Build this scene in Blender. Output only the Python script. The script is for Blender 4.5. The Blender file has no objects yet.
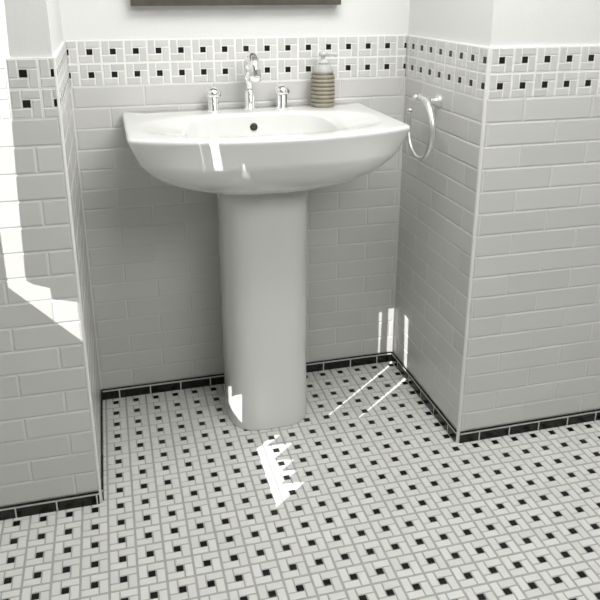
import bpy, bmesh, math, random
from mathutils import Vector, Matrix
random.seed(7)
S = bpy.context.scene
COL = S.collection

# ------------------------------------------------------------------ scale
# every length below is in mosaic modules (one pinwheel block); P turns them into metres
P = 0.058
XL, XR, YB, YF = -0.71, 15.234, 0.424, -7.637      # recess sides, back, front plane
ZT, ZB, ZK = 17.87, 15.87, 0.585                    # border top, border bottom, skirting top
TT = 0.11                                           # tile build-up in front of the plaster
CEIL, XW, XE, YE = 43.0, -14.0, 30.0, -52.0         # ceiling, window wall, open sides of the room

# ------------------------------------------------------------------ camera
cam = bpy.data.cameras.new('camera'); cam_o = bpy.data.objects.new('camera', cam); COL.objects.link(cam_o)
R_ = Vector((0.966730, -0.255799, 0.0)); U_ = Vector((0.081630, 0.308143, 0.947832)); F_ = Vector((0.242425, 0.916305, -0.318772))
m = Matrix((R_, U_, -F_)).transposed().to_4x4(); m.translation = Vector((0.84292, -33.44944, 20.10534)) * P
cam_o.matrix_world = m
cam.sensor_width = 36.0; cam.lens = 722.273 / 600 * 36.0
cam.shift_x = (300 - 299.652) / 600; cam.shift_y = (229.284 - 300) / 600
cam.clip_start = 0.02
S.camera = cam_o

# ------------------------------------------------------------------ world, sun, lamps, exposure
S.view_settings.view_transform = 'Standard'; S.view_settings.look = 'None'
S.view_settings.gamma = 1.0; S.view_settings.use_curve_mapping = False
S.view_settings.exposure = 0.04
w = bpy.data.worlds.new('world'); S.world = w; w.use_nodes = True
bg = w.node_tree.nodes['Background']; bg.inputs[0].default_value = (0.99, 1.0, 0.985, 1); bg.inputs[1].default_value = 1.0

SUN = Vector((0.78, 0.626, -0.829)).normalized()
sl = bpy.data.lights.new('sun', 'SUN'); sl.energy = 7.0; sl.angle = math.radians(0.06); sl.color = (1.0, 0.99, 0.96)
so = bpy.data.objects.new('sun', sl); COL.objects.link(so); so.location = Vector((-60, -60, 60)) * P
so.rotation_euler = SUN.to_track_quat('-Z', 'Y').to_euler()

def area(name, loc, to, sx, sy, power, color=(1, 1, 0.98)):
    l = bpy.data.lights.new(name, 'AREA'); l.shape = 'RECTANGLE'; l.size = sx * P; l.size_y = sy * P; l.energy = power; l.color = color
    o = bpy.data.objects.new(name, l); COL.objects.link(o); o.location = Vector(loc) * P
    o.rotation_euler = (Vector(to) - Vector(loc)).to_track_quat('-Z', 'Y').to_euler()
    return o
area('ceiling_light', (9.5, -13.5, 33), (9.5, -13, 0), 14, 10, 16.5)
area('room_light', (20, -40, 36), (9, -4, 8), 18, 10, 17.5)

# ------------------------------------------------------------------ materials
def mat(name, color, rough=0.5, metal=0.0, vary=0.0, coat=0.0, spec=0.5, mottle=None, bump=0.0, bump_scale=60, trans=0.0, ior=1.45):
    mt = bpy.data.materials.new(name); mt.use_nodes = True; nt = mt.node_tree; n = nt.nodes; L = nt.links
    b = n['Principled BSDF']; b.inputs['Base Color'].default_value = (*color, 1); b.inputs['Roughness'].default_value = rough
    b.inputs['Metallic'].default_value = metal; b.inputs['Coat Weight'].default_value = coat; b.inputs['Coat Roughness'].default_value = 0.04
    b.inputs['Specular IOR Level'].default_value = spec; b.inputs['Transmission Weight'].default_value = trans; b.inputs['IOR'].default_value = ior
    tc = n.new('ShaderNodeTexCoord'); src = None
    if mottle:
        no = n.new('ShaderNodeTexNoise'); no.inputs['Scale'].default_value = mottle[1]; no.inputs['Detail'].default_value = 5
        L.new(tc.outputs['Object'], no.inputs['Vector'])
        mx = n.new('ShaderNodeMix'); mx.data_type = 'RGBA'; L.new(no.outputs['Fac'], mx.inputs[0])
        mr = n.new('ShaderNodeMapRange'); L.new(no.outputs['Fac'], mr.inputs[0]); mr.inputs[1].default_value = 0.35; mr.inputs[2].default_value = 0.65
        L.new(mr.outputs[0], mx.inputs[0])
        mx.inputs[6].default_value = (*color, 1); mx.inputs[7].default_value = (*mottle[0], 1); src = mx.outputs[2]
    if vary:
        ge = n.new('ShaderNodeNewGeometry'); hs = n.new('ShaderNodeHueSaturation')
        mr = n.new('ShaderNodeMapRange'); mr.inputs[3].default_value = 1 - vary; mr.inputs[4].default_value = 1 + vary
        L.new(ge.outputs['Random Per Island'], mr.inputs[0]); L.new(mr.outputs[0], hs.inputs['Value'])
        if src: L.new(src, hs.inputs['Color'])
        else: hs.inputs['Color'].default_value = (*color, 1)
        src = hs.outputs[0]
    if src: L.new(src, b.inputs['Base Color'])
    if bump:
        no = n.new('ShaderNodeTexNoise'); no.inputs['Scale'].default_value = bump_scale; no.inputs['Detail'].default_value = 3
        L.new(tc.outputs['Object'], no.inputs['Vector'])
        bp = n.new('ShaderNodeBump'); bp.inputs['Strength'].default_value = bump; bp.inputs['Distance'].default_value = 0.002
        L.new(no.outputs['Fac'], bp.inputs['Height']); L.new(bp.outputs[0], b.inputs['Normal'])
    return mt
M = {
 'plaster': mat('white_plaster', (0.72, 0.72, 0.708), 0.75, bump=0.15, bump_scale=180),
 'room_paint': mat('grey_room_paint', (0.5, 0.5, 0.49), 0.8),
 'ceiling': mat('ceiling_paint', (0.82, 0.82, 0.80), 0.8),
 'subway': mat('grey_white_glazed_tile', (0.60, 0.60, 0.58), 0.22, vary=0.035, bump=0.12, bump_scale=22),
 'subway_grout': mat('pale_wall_grout', (0.67, 0.67, 0.65), 0.8),
 'brick': mat('honed_white_mosaic', (0.61, 0.61, 0.595), 0.35, vary=0.06),
 'dot': mat('black_mosaic', (0.010, 0.010, 0.009), 0.25, vary=0.2),
 'grout_white': mat('white_border_grout', (0.82, 0.82, 0.79), 0.8),
 'floor_brick': mat('white_floor_mosaic', (0.70, 0.70, 0.675), 0.32, vary=0.05),
 'floor_dot': mat('black_floor_mosaic', (0.008, 0.008, 0.007), 0.25, vary=0.3, spec=0.35),
 'floor_grout': mat('grey_floor_grout', (0.41, 0.41, 0.395), 0.85),
 'skirting': mat('black_marble_tile', (0.007, 0.007, 0.006), 0.18, mottle=((0.022, 0.022, 0.018), 45), vary=0.2, spec=0.35),
 'skirting_grout': mat('grey_skirting_grout', (0.6, 0.6, 0.57), 0.8),
 'corner': mat('white_corner_trim', (0.74, 0.74, 0.71), 0.25),
 'ceramic': mat('white_vitreous_china', (0.735, 0.735, 0.72), 0.12, coat=0.5),
 'chrome': mat('polished_chrome', (0.95, 0.95, 0.95), 0.13, 1.0),
 'nickel': mat('brushed_nickel', (0.90, 0.90, 0.88), 0.34, 1.0),
 'hole_shade': mat('overflow_shade', (0.015, 0.015, 0.014), 0.4),
 'wood': mat('dark_brown_wood', (0.085, 0.074, 0.062), 0.4, mottle=((0.065, 0.055, 0.046), 30)),
 'mirror': mat('mirror_glass', (0.93, 0.94, 0.93), 0.01, 1.0),
 'stoneware': mat('beige_ribbed_stoneware', (0.34, 0.315, 0.25), 0.35),
 'stoneware_groove': mat('brown_glaze_groove', (0.11, 0.092, 0.066), 0.4),
 'shoulder': mat('frosted_white_glaze', (0.62, 0.63, 0.61), 0.25, trans=0.3),
 'pump': mat('pale_pump_plastic', (0.70, 0.71, 0.70), 0.2, trans=0.25),
 'mask_white': mat('white_sun_mask', (0.75, 0.75, 0.73), 0.9),
 'paint_white': mat('white_window_paint', (0.8, 0.8, 0.78), 0.4),
}

# ------------------------------------------------------------------ mesh helpers
class MB:
    """Collects vertices and faces (in modules) and links them as one mesh object."""
    def __init__(s): s.v = []; s.f = []; s.mi = []; s.sm = []
    def add(s, vs, fs, mi=0, smooth=False):
        o = len(s.v); s.v += [tuple(v) for v in vs]
        for f in fs: s.f.append([i + o for i in f]); s.mi.append(mi); s.sm.append(smooth)
    def box(s, x0, x1, y0, y1, z0, z1, mi=0):
        vs = [(x, y, z) for z in (z0, z1) for y in (y0, y1) for x in (x0, x1)]
        s.add(vs, [(0, 2, 3, 1), (4, 5, 7, 6), (0, 1, 5, 4), (2, 6, 7, 3), (0, 4, 6, 2), (1, 3, 7, 5)], mi)
    def rings(s, rs, mi=0, cap0=True, cap1=True, smooth=True, mis=None):
        n = len(rs[0]); vs = [p for r in rs for p in r]; o = len(s.v); s.v += [tuple(p) for p in vs]
        for k in range(len(rs) - 1):
            for i in range(n):
                j = (i + 1) % n
                s.f.append([o + k*n + i, o + k*n + j, o + (k+1)*n + j, o + (k+1)*n + i]); s.mi.append(mis[k] if mis else mi); s.sm.append(smooth)
        if cap0: s.f.append([o + i for i in range(n)][::-1]); s.mi.append(mi); s.sm.append(False)
        if cap1: s.f.append([o + (len(rs)-1)*n + i for i in range(n)]); s.mi.append(mi); s.sm.append(False)
    def lathe(s, prof, cx=0, cy=0, n=40, mi=0, mis=None, cap0=True, cap1=True):
        s.rings([[(cx + r*math.cos(2*math.pi*i/n), cy + r*math.sin(2*math.pi*i/n), z) for i in range(n)] for r, z in prof], mi, cap0, cap1, True, mis)
    def tube(s, pts, rad, n=20, mi=0):
        pts = [Vector(p) for p in pts]; rs = []; up = Vector((0.37, 0.21, 0.9)).normalized(); prev = None
        for k, p in enumerate(pts):
            t = (pts[min(k+1, len(pts)-1)] - pts[max(k-1, 0)]).normalized()
            a = (prev - t * prev.dot(t)).normalized() if prev else (up - t * up.dot(t)).normalized()
            prev = a; b = t.cross(a); r = rad[k] if isinstance(rad, (list, tuple)) else rad
            rs.append([p + a*r*math.cos(2*math.pi*i/n) + b*r*math.sin(2*math.pi*i/n) for i in range(n)])
        s.rings(rs, mi)
    def tile(s, fr, u0, u1, v0, v1, top, base, b, drop, mi=0):
        """bevelled tile on a face: fr(u, v, h) -> point"""
        if u1 - u0 < 0.03 or v1 - v0 < 0.03: return
        b = min(b, (u1-u0)*0.3, (v1-v0)*0.3)
        q = [(u0, v0), (u1, v0), (u1, v1), (u0, v1)]; c = [(u0+b, v0+b), (u1-b, v0+b), (u1-b, v1-b), (u0+b, v1-b)]
        vs = [fr(u, v, base) for u, v in q] + [fr(u, v, top-drop) for u, v in q] + [fr(u, v, top) for u, v in c]
        fs = [(8, 9, 10, 11)]
        for i in range(4):
            j = (i+1) % 4; fs += [(i, j, 4+j, 4+i), (4+i, 4+j, 8+j, 8+i)]
        s.add(vs, fs, mi)
    def build(s, name, mats, parent=None, at=(0, 0, 0), fix=False):
        me = bpy.data.meshes.new(name)
        a = Vector(at)
        me.from_pydata([((Vector(v) - a) * P)[:] for v in s.v], [], s.f)
        for mm in (mats if isinstance(mats, (list, tuple)) else [mats]): me.materials.append(M[mm])
        me.polygons.foreach_set('material_index', s.mi); me.polygons.foreach_set('use_smooth', s.sm)
        me.update()
        if fix:
            bm = bmesh.new(); bm.from_mesh(me); bmesh.ops.recalc_face_normals(bm, faces=bm.faces); bm.to_mesh(me); bm.free()
        o = bpy.data.objects.new(name, me); COL.objects.link(o)
        if parent is not None:
            o.parent = parent; o.location = (a - Vector(parent['base'])) * P if 'base' in parent else a * P
        else: o.location = a * P
        return o
BASES = {}
def thing(name, label, cat, at, group=None):
    o = bpy.data.objects.new(name, None); COL.objects.link(o); o.location = Vector(at) * P; o.empty_display_size = 0.02
    o['label'] = label; o['category'] = cat
    if group: o['group'] = group
    BASES[o.name] = Vector(at); return o
def part(mb, name, mats, parent, at=None, base=None, **k):
    """a child mesh; at = its own origin in world modules"""
    base = BASES[parent.name] if base is None else base
    at = base if at is None else Vector(at)
    o = mb.build(name, mats, None, at, **k); o.parent = parent; o.location = (at - base) * P
    BASES[o.name] = at; return o
def struct(mb, name, mats, **k):
    o = mb.build(name, mats, **k); o['kind'] = 'structure'; BASES[o.name] = Vector((0, 0, 0)); return o

# ------------------------------------------------------------------ room shell
f = MB(); f.box(XW, XE, YE, YB + 2, -2.0, -0.035); fl = struct(f, 'floor', ['floor_grout'])
UH = 0.456; U3 = 2 * UH / 3; G = 0.026                # half block, one unit of a block, half an inner joint
def pinwheel(mb, fr, cu, cv, u0, u1, v0, v1, top, base, bev, drop, mb_, md):
    a = [-UH, -UH + U3, -UH + 2*U3, UH]
    def put(i0, i1, j0, j1, mi):
        x0 = cu + a[i0] + (G if i0 else 0); x1 = cu + a[i1] - (G if i1 < 3 else 0)
        y0 = cv + a[j0] + (G if j0 else 0); y1 = cv + a[j1] - (G if j1 < 3 else 0)
        x0 = max(x0, u0); x1 = min(x1, u1); y0 = max(y0, v0); y1 = min(y1, v1)
        if x1 > x0 and y1 > y0: mb.tile(fr, x0, x1, y0, y1, top, base, bev, drop, mi)
    put(0, 1, 1, 3, mb_); put(1, 3, 2, 3, mb_); put(2, 3, 0, 2, mb_); put(0, 2, 0, 1, mb_); put(1, 2, 1, 2, md)
mos = MB(); frF = lambda u, v, h: (u, v, h)
def floor_zone(u0, u1, v0, v1):
    for i in range(math.floor(u0), math.ceil(u1) + 1):
        for j in range(math.floor(v0), math.ceil(v1) + 1):
            pinwheel(mos, frF, i, j, u0, u1, v0, v1, 0.0, -0.04, 0.012, 0.01, 0, 1)
floor_zone(XL, XR, YF, YB); floor_zone(XW, XE, -34.0, YF)
part(mos, 'mosaic_tiles', ['floor_brick', 'floor_dot'], fl)
c = MB(); c.box(XW, XE, YE, YB + 2, CEIL, CEIL + 2); struct(c, 'ceiling', ['ceiling'])

wb = MB(); wb.box(XL - TT, XR + TT, YB + TT, YB + 2, -0.1, CEIL); wall_back = struct(wb, 'wall_back', ['plaster'])
wl = MB(); wl.box(XW, XL - TT, YF + TT, YB + 2, -0.1, CEIL); wall_left = struct(wl, 'wall_left', ['plaster'])
wr = MB(); wr.box(XR + TT, XE, YF + TT, YB + 2, -0.1, CEIL); wall_right = struct(wr, 'wall_right', ['plaster'])

wf_ = MB()
wf_.box(XW - 2, XE + 2, YE - 2, YE, -0.1, CEIL); struct(wf_, 'wall_front', ['room_paint'])
we = MB(); we.box(XE, XE + 2, YE, YB + 2, -0.1, CEIL); struct(we, 'wall_side', ['room_paint'])

TL, TH = 3.125, (ZB - 0.59) / 16
CT = 0.10                                            # width of the corner trim
def face_tiles(wall, fr, u0, u1, even, odd, dot0, caulk=()):
    sub = MB()
    # grout bed behind the field tiles
    q = lambda h, va, vb: [fr(u0, va, h), fr(u1, va, h), fr(u1, vb, h), fr(u0, vb, h)]
    def bed(mb, va, vb, h, mi):
        vs = q(-TT, va, vb) + q(h, va, vb)
        mb.add(vs, [(4, 5, 6, 7), (0, 1, 5, 4), (1, 2, 6, 5), (2, 3, 7, 6), (3, 0, 4, 7)], mi)
    bed(sub, 0.0, ZB, -0.022, 1)
    for ue, sg in caulk:
        sub.add([fr(ue, 0.5, 0.0), fr(ue, ZB, 0.0), fr(ue - sg*0.06, ZB, 0.0), fr(ue - sg*0.06, 0.5, 0.0), fr(ue, 0.5, 0.06), fr(ue, ZB, 0.06)], [(2, 3, 4, 5)], 1)
    for r in range(16):
        v1 = ZB - r*TH; v0 = v1 - TH; ref = even if r % 2 == 0 else odd
        k = math.floor((u0 - ref) / TL)
        while ref + k*TL < u1:
            a, b = ref + k*TL, ref + (k+1)*TL
            a2, b2 = (a + 0.022 if a > u0 else u0 + 0.02), (b - 0.022 if b < u1 else u1 - 0.02)
            if b2 - a2 > 0.08:
                t = random.uniform(-0.006, 0.006)
                sub.tile(fr, a2, b2, v0 + 0.02, v1 - 0.02, t, -0.05, 0.05, 0.018, 0)
            k += 1
    part(sub, 'subway_tiles', ['subway', 'subway_grout'], wall)
    bo = MB(); bed(bo, ZB, ZT, -0.02, 2)
    for kz in (0.5, 1.5):
        for i in range(math.floor(u0 - dot0) - 1, math.ceil(u1 - dot0) + 2):
            pinwheel(bo, fr, dot0 + i, ZB + kz, u0, u1, ZB, ZT, 0.0, -0.03, 0.015, 0.012, 0, 1)
    part(bo, 'mosaic_border', ['brick', 'dot', 'grout_white'], wall)
frB = lambda u, v, h: (u, YB - h, v)                 # faces towards -y
frFr = lambda u, v, h: (u, YF - h, v)
frR = lambda u, v, h: (XR - h, -u, v)                # right side of the recess, faces -x (u runs towards the camera)
frL = lambda u, v, h: (XL + h, u, v)                 # left side of the recess, faces +x
face_tiles(wall_back, frB, XL, XR, 2.49, 0.93, 0.24, [(XL, -1), (XR, 1)])
face_tiles(wall_left, frFr, XW, XL - CT, -3.27, -1.70, -1.79)
face_tiles(wall_left, frL, YF + CT, YB, -4.87, -3.32, -0.36)
face_tiles(wall_right, frFr, XR + CT, XE, 17.03, 18.6, 15.85)
face_tiles(wall_right, frR, -YB, -(YF + CT), 4.87, 3.32, 0.36)

# skirting: black tiles under a thin black pencil course
SK = 0.075
def skirting(name, fr, u0, u1, ref):
    s = MB(); L = TL / 2
    def slab(a, b, v0, v1, top, mi): s.tile(fr, a, b, v0, v1, top, 0.001, 0.02, 0.02, mi)
    slab(u0, u1, 0.0, ZK - 0.01, SK - 0.008, 1)
    k = math.floor((u0 - ref) / L)
    while ref + k*L < u1:
        a, b = max(ref + k*L + 0.03, u0), min(ref + (k+1)*L - 0.03, u1)
        if b - a > 0.05: s.tile(fr, a, b, 0.012, 0.455, SK, 0.02, 0.012, 0.006, 0)
        k += 1
    slab(u0, u1, 0.52, ZK + 0.01, SK, 0)
    struct(s, name, ['skirting', 'skirting_grout'])
skirting('baseboard_back', frB, XL + SK, XR - SK, 0.21)
skirting('baseboard_left', frFr, XW, XL - CT, -4.03)
skirting('baseboard_left_return', frL, YF + CT, YB, -5.0)
skirting('baseboard_right', frFr, XR + CT, XE, 16.32)
skirting('baseboard_right_return', frR, -YB, -(YF + CT), 0.5)

# rounded corner trims on the two outer corners
def corner(name, cx, sx):
    n = 8; b = MB()
    pr = [(cx + sx*CT*(1 - math.cos(a)), YF + CT*(1 - math.sin(a))) for a in [math.pi/2*i/n for i in range(n+1)]] + [(cx + sx*CT, YF + CT)]
    if sx > 0: pr = pr[::-1]
    b.rings([[(x, y, z) for x, y in pr] for z in (0.0, ZT)], smooth=False)
    struct(b, name, ['corner'], fix=True)
corner('trim_1', XL, -1); corner('trim_2', XR, 1)

# ------------------------------------------------------------------ window in the left wall of the room, with an added sheet cut to shape the sunlight
WY0, WY1, WZ0, WZ1 = -27.5, -10.5, 21.37, 37.5
ww = MB()
ww.box(XW - 2, XW, YE, WY0, -0.1, CEIL); ww.box(XW - 2, XW, WY1, YB + 2, -0.1, CEIL)
ww.box(XW - 2, XW, WY0, WY1, -0.1, WZ0 - 2.3); ww.box(XW - 2, XW, WY0, WY1, WZ1, CEIL)
wall_window = struct(ww, 'wall_window_side', ['room_paint'])
wf = MB()
for a in ((WY0 - .5, WY0, WZ0 - .5, WZ1 + .5), (WY1, WY1 + .5, WZ0 - .5, WZ1 + .5), (WY0, WY1, WZ1, WZ1 + .5)): wf.box(XW, XW + 0.25, *a)
win = struct(wf, 'window_1', ['paint_white'])
def proj(p):
    """where the sun ray that reaches p crosses the plane of the added mask sheet"""
    t = (p[0] - XW - 0.0) / 0.78
    return (p[1] - 0.626*t, p[2] + 0.829*t)
holes = []
# openings of the added mask, traced back from the sun patches they cast
holes.append([proj((x, y, 0)) for x, y in [(6.13, -5.70), (6.13, -9.86), (6.97, -9.14), (7.7, -8.49), (6.63, -8.39), (6.66, -8.34), (7.58, -7.67), (6.89, -7.54), (6.94, -7.47), (7.62, -6.88), (6.76, -6.74), (6.83, -6.54), (7.85, -5.7), (6.75, -5.62), (6.6, -5.60), (7.47, -4.89), (7.15, -4.84), (6.80, -5.12)]])
holes.append([proj(p) for p in [(5.34, -2.8, 1.70), (5.45, -3.32, 2.02), (5.46, -3.33, 1.43), (5.84, -3.97, 1.88), (5.81, -3.95, 0.31), (5.34, -2.8, 0.82)]])
holes.append([proj((x, YF, z)) for x, z in [(-9.5, 24.5), (-2.1, 24.5), (-2.25, 19.69), (-2.33, 15.82), (-2.44, 12.78), (-2.54, 10.08), (-2.3, 9.88), (-2.09, 9.81), (-1.75, 9.68), (-1.73, 9.28), (-1.64, 9.2), (-0.81, 9.01), (-0.81, 7.36), (-3.18, 9.87), (-3.18, 12.03), (-9.5, 14.0)]])
holes.append([proj(p) for p in [(10.15, -3.855, 0), (14.83, 0.0, 0), (14.86, YB, 0.66), (14.86, YB, 3.30), (15.06, YB, 3.36), (15.12, YB, 3.58), (15.21, YB, 3.62), (15.22, YB, 0.1), (15.0, -0.02, 0), (10.19, -3.905, 0)]])
holes.append([proj(p) for p in [(11.47, -4.50, 0), (15.0, -1.64, 0), (XR, -1.2, 0.4), (XR, -0.95, 3.55), (XR, -1.5, 3.45), (XR, -1.62, 0.5), (15.1, -1.78, 0), (11.5, -4.545, 0)]])
holes.append([proj((x, YB, z)) for x, z in [(13.86, 4.72), (14.27, 4.72), (14.27, 3.50), (13.88, 3.58)]])
holes.append([proj((x, YB, z)) for x, z in [(14.31, 3.12), (14.52, 3.10), (14.46, 0.60), (14.34, 0.60)]])
holes.append([proj((x, YB, z)) for x, z in [(13.37, 4.72), (13.42, 4.72), (13.46, 3.62), (13.43, 3.62)]])
cu = bpy.data.curves.new('sun_mask', 'CURVE'); cu.dimensions = '2D'; cu.fill_mode = 'BOTH'; cu.extrude = 0.01 * P
def spl(pts):
    sp = cu.splines.new('POLY'); sp.points.add(len(pts) - 1); sp.use_cyclic_u = True
    for q, (a, b) in zip(sp.points, pts): q.co = (a * P, b * P, 0, 1)
spl([(WY0 - 0.3, WZ0 - 3.0), (WY1 + 0.3, WZ0 - 3.0), (WY1 + 0.3, WZ1 + 0.3), (WY0 - 0.3, WZ1 + 0.3)])
for h in holes: spl(h)
tmp = bpy.data.objects.new('tmp', cu); COL.objects.link(tmp)
dg = bpy.context.evaluated_depsgraph_get(); me = bpy.data.meshes.new_from_object(tmp.evaluated_get(dg)); bpy.data.objects.remove(tmp)
me.name = 'sun_mask'; me.materials.clear(); me.materials.append(M['mask_white'])
bl = bpy.data.objects.new('sun_mask', me); COL.objects.link(bl)  # unseen sheet added to block the sun except through its cut openings
bl.matrix_world = Matrix(((0, 0, 1, XW * P), (1, 0, 0, 0), (0, 1, 0, 0), (0, 0, 0, 1))); bl.parent = win

# ------------------------------------------------------------------ pedestal sink
SX = 7.14; N = 360; BK = YB - 0.02
def ray_shape(inside, cx, cy):
    out = []
    for i in range(N):
        a = 2*math.pi*i/N; dx, dy = math.cos(a), math.sin(a); lo, hi = 0.0, 12.0
        for _ in range(40):
            md = (lo + hi)/2
            if inside(cx + dx*md, cy + dy*md): lo = md
            else: hi = md
        out.append((cx + dx*lo, cy + dy*lo))
    return out
def outer_in(x, y):
    u = abs(x - SX)/5.72
    if u >= 1: return False
    yc = -2.9; hy = (BK - yc) if y > yc else (yc + 7.50 - 1.35*u**2.2)
    n = 60 if y > yc else 34
    return u**n + (abs(y - yc)/hy)**n <= 1
def sup(cx, cy, hx, hb, hf, n):
    return lambda x, y: (abs(x - cx)/hx)**n + (abs(y - cy)/(hb if y > cy else hf))**n <= 1
O = ray_shape(outer_in, SX, -3.3)
D = ray_shape(sup(SX, -3.75, 5.05, 2.55, 2.75, 2.6), SX, -3.75)
E_ = ray_shape(sup(SX, -2.9, 5.72, BK + 2.9, 4.6, 3.8), SX, -3.3)
B = ray_shape(sup(SX, -3.75, 3.3, 2.40, 2.70, 3.4), SX, -3.75)
PD = ray_shape(sup(7.30, -2.2, 1.97, 2.0, 2.13, 3.1), 7.30, -2.2)
lerp = lambda A, C, s: [(a[0] + (c[0]-a[0])*s, a[1] + (c[1]-a[1])*s) for a, c in zip(A, C)]
def inset(A, d):
    r = []
    for x, y in A:
        vx, vy = SX - x, -3.3 - y
        r.append((x + max(-d, min(d, vx)) * min(1, abs(vx)/2), y + max(-d, min(d, vy)) * min(1, abs(vy)/2) * (0 if y > BK - 0.02 else 1)))
    return r
ring = lambda A, z: [(x, y, z) for x, y in A]
sink = thing('pedestal_sink', 'large white ceramic wash basin on a column pedestal against the tiled back wall', 'sink', (7.30, -2.2, 0))
rs = []
for s, z in [(1.0, 11.68), (0.93, 11.74), (0.85, 11.81), (0.75, 11.91), (0.63, 12.06), (0.5, 12.27), (0.36, 12.50), (0.25, 12.77), (0.17, 13.03), (0.13, 13.21), (0.105, 13.34), (0.09, 13.44), (0.075, 13.54), (0.065, 13.68), (0.035, 14.1), (0.008, 14.47)]:
    wgt = max(0.0, min(1.0, (14.5 - z)/1.5)); wgt = wgt**1.3
    rs.append([(x, y, z) for x, y in lerp(lerp(O, E_, wgt), PD, s)])
for d, z in [(0.0, 14.57), (0.015, 14.63), (0.05, 14.67), (0.10, 14.687), (0.2, 14.69)]: rs.append(ring(inset(O, d), z))
for s, z in [(0.4, 14.69), (0.8, 14.69), (1.0, 14.675)]: rs.append(ring(lerp(inset(O, 0.2), D, s), z))
dist = [math.dist(a, b) for a, b in zip(D, B)]
for s in (0.12, 0.35, 0.65, 0.88): 
    rs.append([(x, y, 14.675 - 0.03*s - 0.17*d*s**1.15) for (x, y), d in zip(lerp(D, B, s), dist)])
edge = [14.645 - 0.17*d for d in dist]
rs.append([(x, y, z) for (x, y), z in zip(B, edge)])
def shr(k): return [(SX + (x - SX)*k, -3.75 + (y + 3.75)*k) for x, y in B]
for k, q in [(0.992, 0.03), (0.984, 0.09), (0.965, 0.28), (0.94, 0.48), (0.89, 0.70), (0.79, 0.86), (0.62, 0.94), (0.4, 0.985), (0.15, 1.0), (0.05, 1.0)]:
    rs.append([(x, y, z + (12.75 - z)*q) for (x, y), z in zip(shr(k), edge)])
b = MB(); b.rings(rs, 0); part(b, 'basin', ['ceramic'], sink, (SX, -3.3, 11.68))
pr = []
for k, z in [(1.0, 0.0), (1.0, 0.06), (0.995, 0.4), (0.985, 3.0), (0.985, 9.0), (1.0, 11.0), (1.02, 11.70)]:
    pr.append([(7.30 + (x - 7.30)*k, -2.2 + (y + 2.2)*k, z) for x, y in PD])
pd = MB(); pd.rings(pr, 0); part(pd, 'pedestal', ['ceramic'], sink, (7.30, -2.2, 0))
ov = MB(); oc = Vector((7.16, -1.47, 14.07)); on = Vector((0, -1, 0.25)).normalized(); ou = Vector((1, 0, 0)); ow = on.cross(ou)  # raised dark disc, its colour stands for the shade inside the overflow
ovr = []
for r, h in [(0.17, -0.12), (0.17, 0.015), (0.155, 0.03), (0.08, 0.035)]:
    ovr.append([oc + on*h + (ou*math.cos(t) + ow*math.sin(t))*r for t in [2*math.pi*i/32 for i in range(32)]])
ov.rings(ovr, 0); o = part(ov, 'overflow_hole', ['hole_shade'], sink, oc[:], fix=True); o['label'] = 'dark round disc for the shade in the overflow hole'

# ------------------------------------------------------------------ taps
DZ = 14.69
tap = thing('faucet', 'chrome gooseneck basin faucet with two domed handles on the back ledge of the white sink', 'faucet', (7.22, -0.27, DZ))
sb = MB(); sb.lathe([(0.30, DZ), (0.30, DZ + .05), (0.24, DZ + .09), (0.235, DZ + .80), (0.20, DZ + .86), (0.17, DZ + .90)], 7.22, -0.27); part(sb, 'spout_base', ['chrome'], tap)
pts = [(7.22, -0.27, DZ + .85), (7.22, -0.27, DZ + 1.15), (7.22, -0.27, DZ + 1.3), (7.22, -0.27, DZ + 1.8)]; rad = [0.165, 0.165, 0.225, 0.235]
for i in range(1, 17):
    a = math.pi * i / 16 * 0.98
    pts.append((7.22, -0.27 - 0.68*(1 - math.cos(a)), DZ + 1.83 + 0.60*math.sin(a))); rad.append(0.235 + 0.03*i/16)
pts += [(7.22, -1.63, DZ + 1.75), (7.22, -1.62, DZ + 1.45)]; rad += [0.27, 0.28]
st = MB(); st.tube(pts, rad, 28); sp_o = part(st, 'spout', ['chrome'], tap)
ae = MB(); ae.lathe([(0.20, DZ + 1.40), (0.22, DZ + 1.40), (0.22, DZ + 1.46), (0.20, DZ + 1.46)], 7.22, -1.62); part(ae, 'aerator', ['nickel'], sp_o)
for sx in (-1.62, 1.61):
    hx = 7.15 + sx
    hb = MB(); hb.lathe([(0.29, DZ), (0.29, DZ + .04), (0.25, DZ + .08), (0.26, DZ + .60), (0.22, DZ + .66)], hx, -0.27)
    h = part(hb, 'handle', ['chrome'], tap, (hx, -0.27, DZ))
    hc = MB(); hc.lathe([(0.15, DZ + .64), (0.35, DZ + .67), (0.375, DZ + .73), (0.36, DZ + .84), (0.28, DZ + .98), (0.14, DZ + 1.06), (0.03, DZ + 1.085)], hx, -0.27)
    part(hc, 'handle_cap', ['chrome'], h)

# ------------------------------------------------------------------ soap dispenser
dx, dy = 10.74, -0.33
sd = thing('soap_dispenser', 'beige ribbed soap dispenser with a pale pump top on the ledge of the sink', 'soap dispenser', (dx, dy, DZ))
prof = [(0.50, DZ), (0.55, DZ + .04)]; mis = [0, 0]
z = DZ + .06; nb = 8; bh = (1.54 - .06) / nb
for k in range(nb):
    r = 0.575 if k < nb - 1 else 0.545
    prof += [(r - .045, z), (r, z + bh*.22), (r, z + bh*.72), (r - .045, z + bh*.95)]; mis += [0, 0, 1, 1]; z += bh
prof += [(0.49, DZ + 1.57)]; mis = mis[:len(prof) - 1]
bo = MB(); bo.lathe(prof, dx, dy, 48, mis=mis); part(bo, 'bottle', ['stoneware', 'stoneware_groove'], sd)
sh = MB(); sh.lathe([(0.48, DZ + 1.56), (0.47, DZ + 1.68), (0.43, DZ + 1.86), (0.34, DZ + 1.94), (0.2, DZ + 1.97)], dx, dy, 40); o = part(sh, 'shoulder', ['shoulder'], sd); o['label'] = 'frosted white shoulder'
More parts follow.
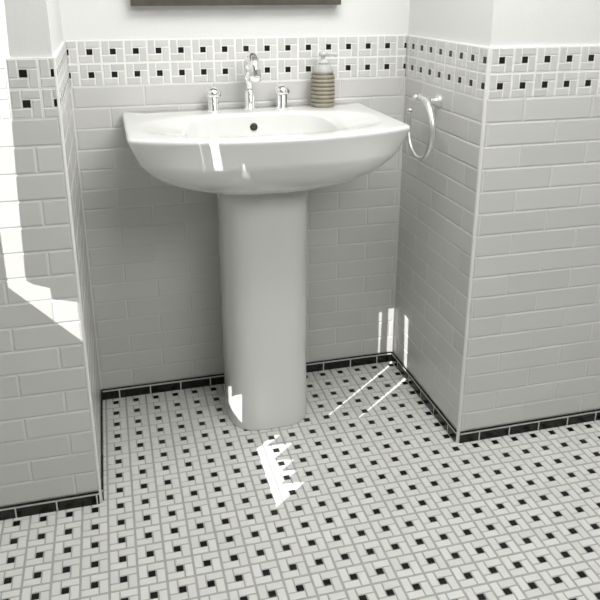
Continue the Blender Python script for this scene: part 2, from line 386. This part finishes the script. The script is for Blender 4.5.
pu = MB(); pu.lathe([(0.22, DZ + 1.96), (0.22, DZ + 2.12), (0.10, DZ + 2.14), (0.10, DZ + 2.34), (0.20, DZ + 2.36), (0.20, DZ + 2.50), (0.14, DZ + 2.55)], dx, dy, 32); pp_ = part(pu, 'pump', ['pump'], sd)
nz = MB(); nz.tube([(dx, dy, DZ + 2.44), (dx + .35, dy - .05, DZ + 2.44), (dx + .58, dy - .08, DZ + 2.40), (dx + .66, dy - .09, DZ + 2.32)], [0.10, 0.085, 0.075, 0.065], 16); part(nz, 'nozzle', ['pump'], pp_)

# ------------------------------------------------------------------ towel ring on the right side of the recess
ry, rz, rx = -3.85, 14.10, XR - 1.0
tr = thing('towel_ring', 'open metal towel ring on a round mount on the right side wall of the recess', 'towel ring', (XR, -3.55, 15.22))
mo = MB(); n = 32
mo.rings([[(XR - d, -3.55 + r*math.cos(2*math.pi*i/n), 15.22 + r*math.sin(2*math.pi*i/n)) for i in range(n)] for d, r in [(-0.02, 0.30), (0.06, 0.30), (0.12, 0.26), (0.2, 0.16), (0.45, 0.13)]]); part(mo, 'mount', ['nickel'], tr, fix=True)
ar = MB(); ar.tube([(XR - 0.35, -3.55, 15.22), (XR - 0.8, -3.50, 15.36), (rx - 0.12, -3.45, 15.42), (rx - 0.2, -3.47, 15.42)], [0.12, 0.12, 0.14, 0.10], 18); part(ar, 'arm', ['nickel'], tr)
pts, rad = [], []
for i in range(81):
    f_ = i/80
    ang = math.radians(108) + f_*math.radians(276)       # 90 = top, 180 = camera side, 270 = bottom, 360 = back
    pts.append((rx, ry + 1.30*math.cos(ang), rz + 1.36*math.sin(ang)))
    rad.append(0.15 - 0.065*min(1, f_*1.5))
# start at the arm end
pts = [(rx, -3.47, 15.42), (rx, -3.72, 15.47)] + pts[1:]; rad = [0.12, 0.135] + rad[1:]
rg = MB(); rg.tube(pts, rad, 16); rgo = part(rg, 'ring', ['nickel'], tr)
e = pts[-1]
ec = MB(); ec.lathe([(0.05, e[2] + .0), (0.14, e[2] + .03), (0.14, e[2] + .12), (0.05, e[2] + .15)], e[0], e[1], 20); part(ec, 'end_cap', ['nickel'], rgo)

# ------------------------------------------------------------------ mirror above the basin
mx0, mx1, mz0, mz1 = 2.17, 11.68, 19.30, 31.5; my = YB + TT; ft = 0.55; fw = 0.8
mi = thing('mirror', 'dark brown framed mirror hung on the white wall above the sink', 'mirror', ((mx0 + mx1)/2, my, mz0))
fm = MB()
fm.box(mx0, mx1, my - ft, my, mz0, mz0 + fw); fm.box(mx0, mx1, my - ft, my, mz1 - fw, mz1)
fm.box(mx0, mx0 + fw, my - ft, my, mz0 + fw, mz1 - fw); fm.box(mx1 - fw, mx1, my - ft, my, mz0 + fw, mz1 - fw)
part(fm, 'frame', ['wood'], mi)
gl = MB(); gl.box(mx0 + fw - .05, mx1 - fw + .05, my - 0.25, my - 0.15, mz0 + fw - .05, mz1 - fw + .05); part(gl, 'glass', ['mirror'], mi)
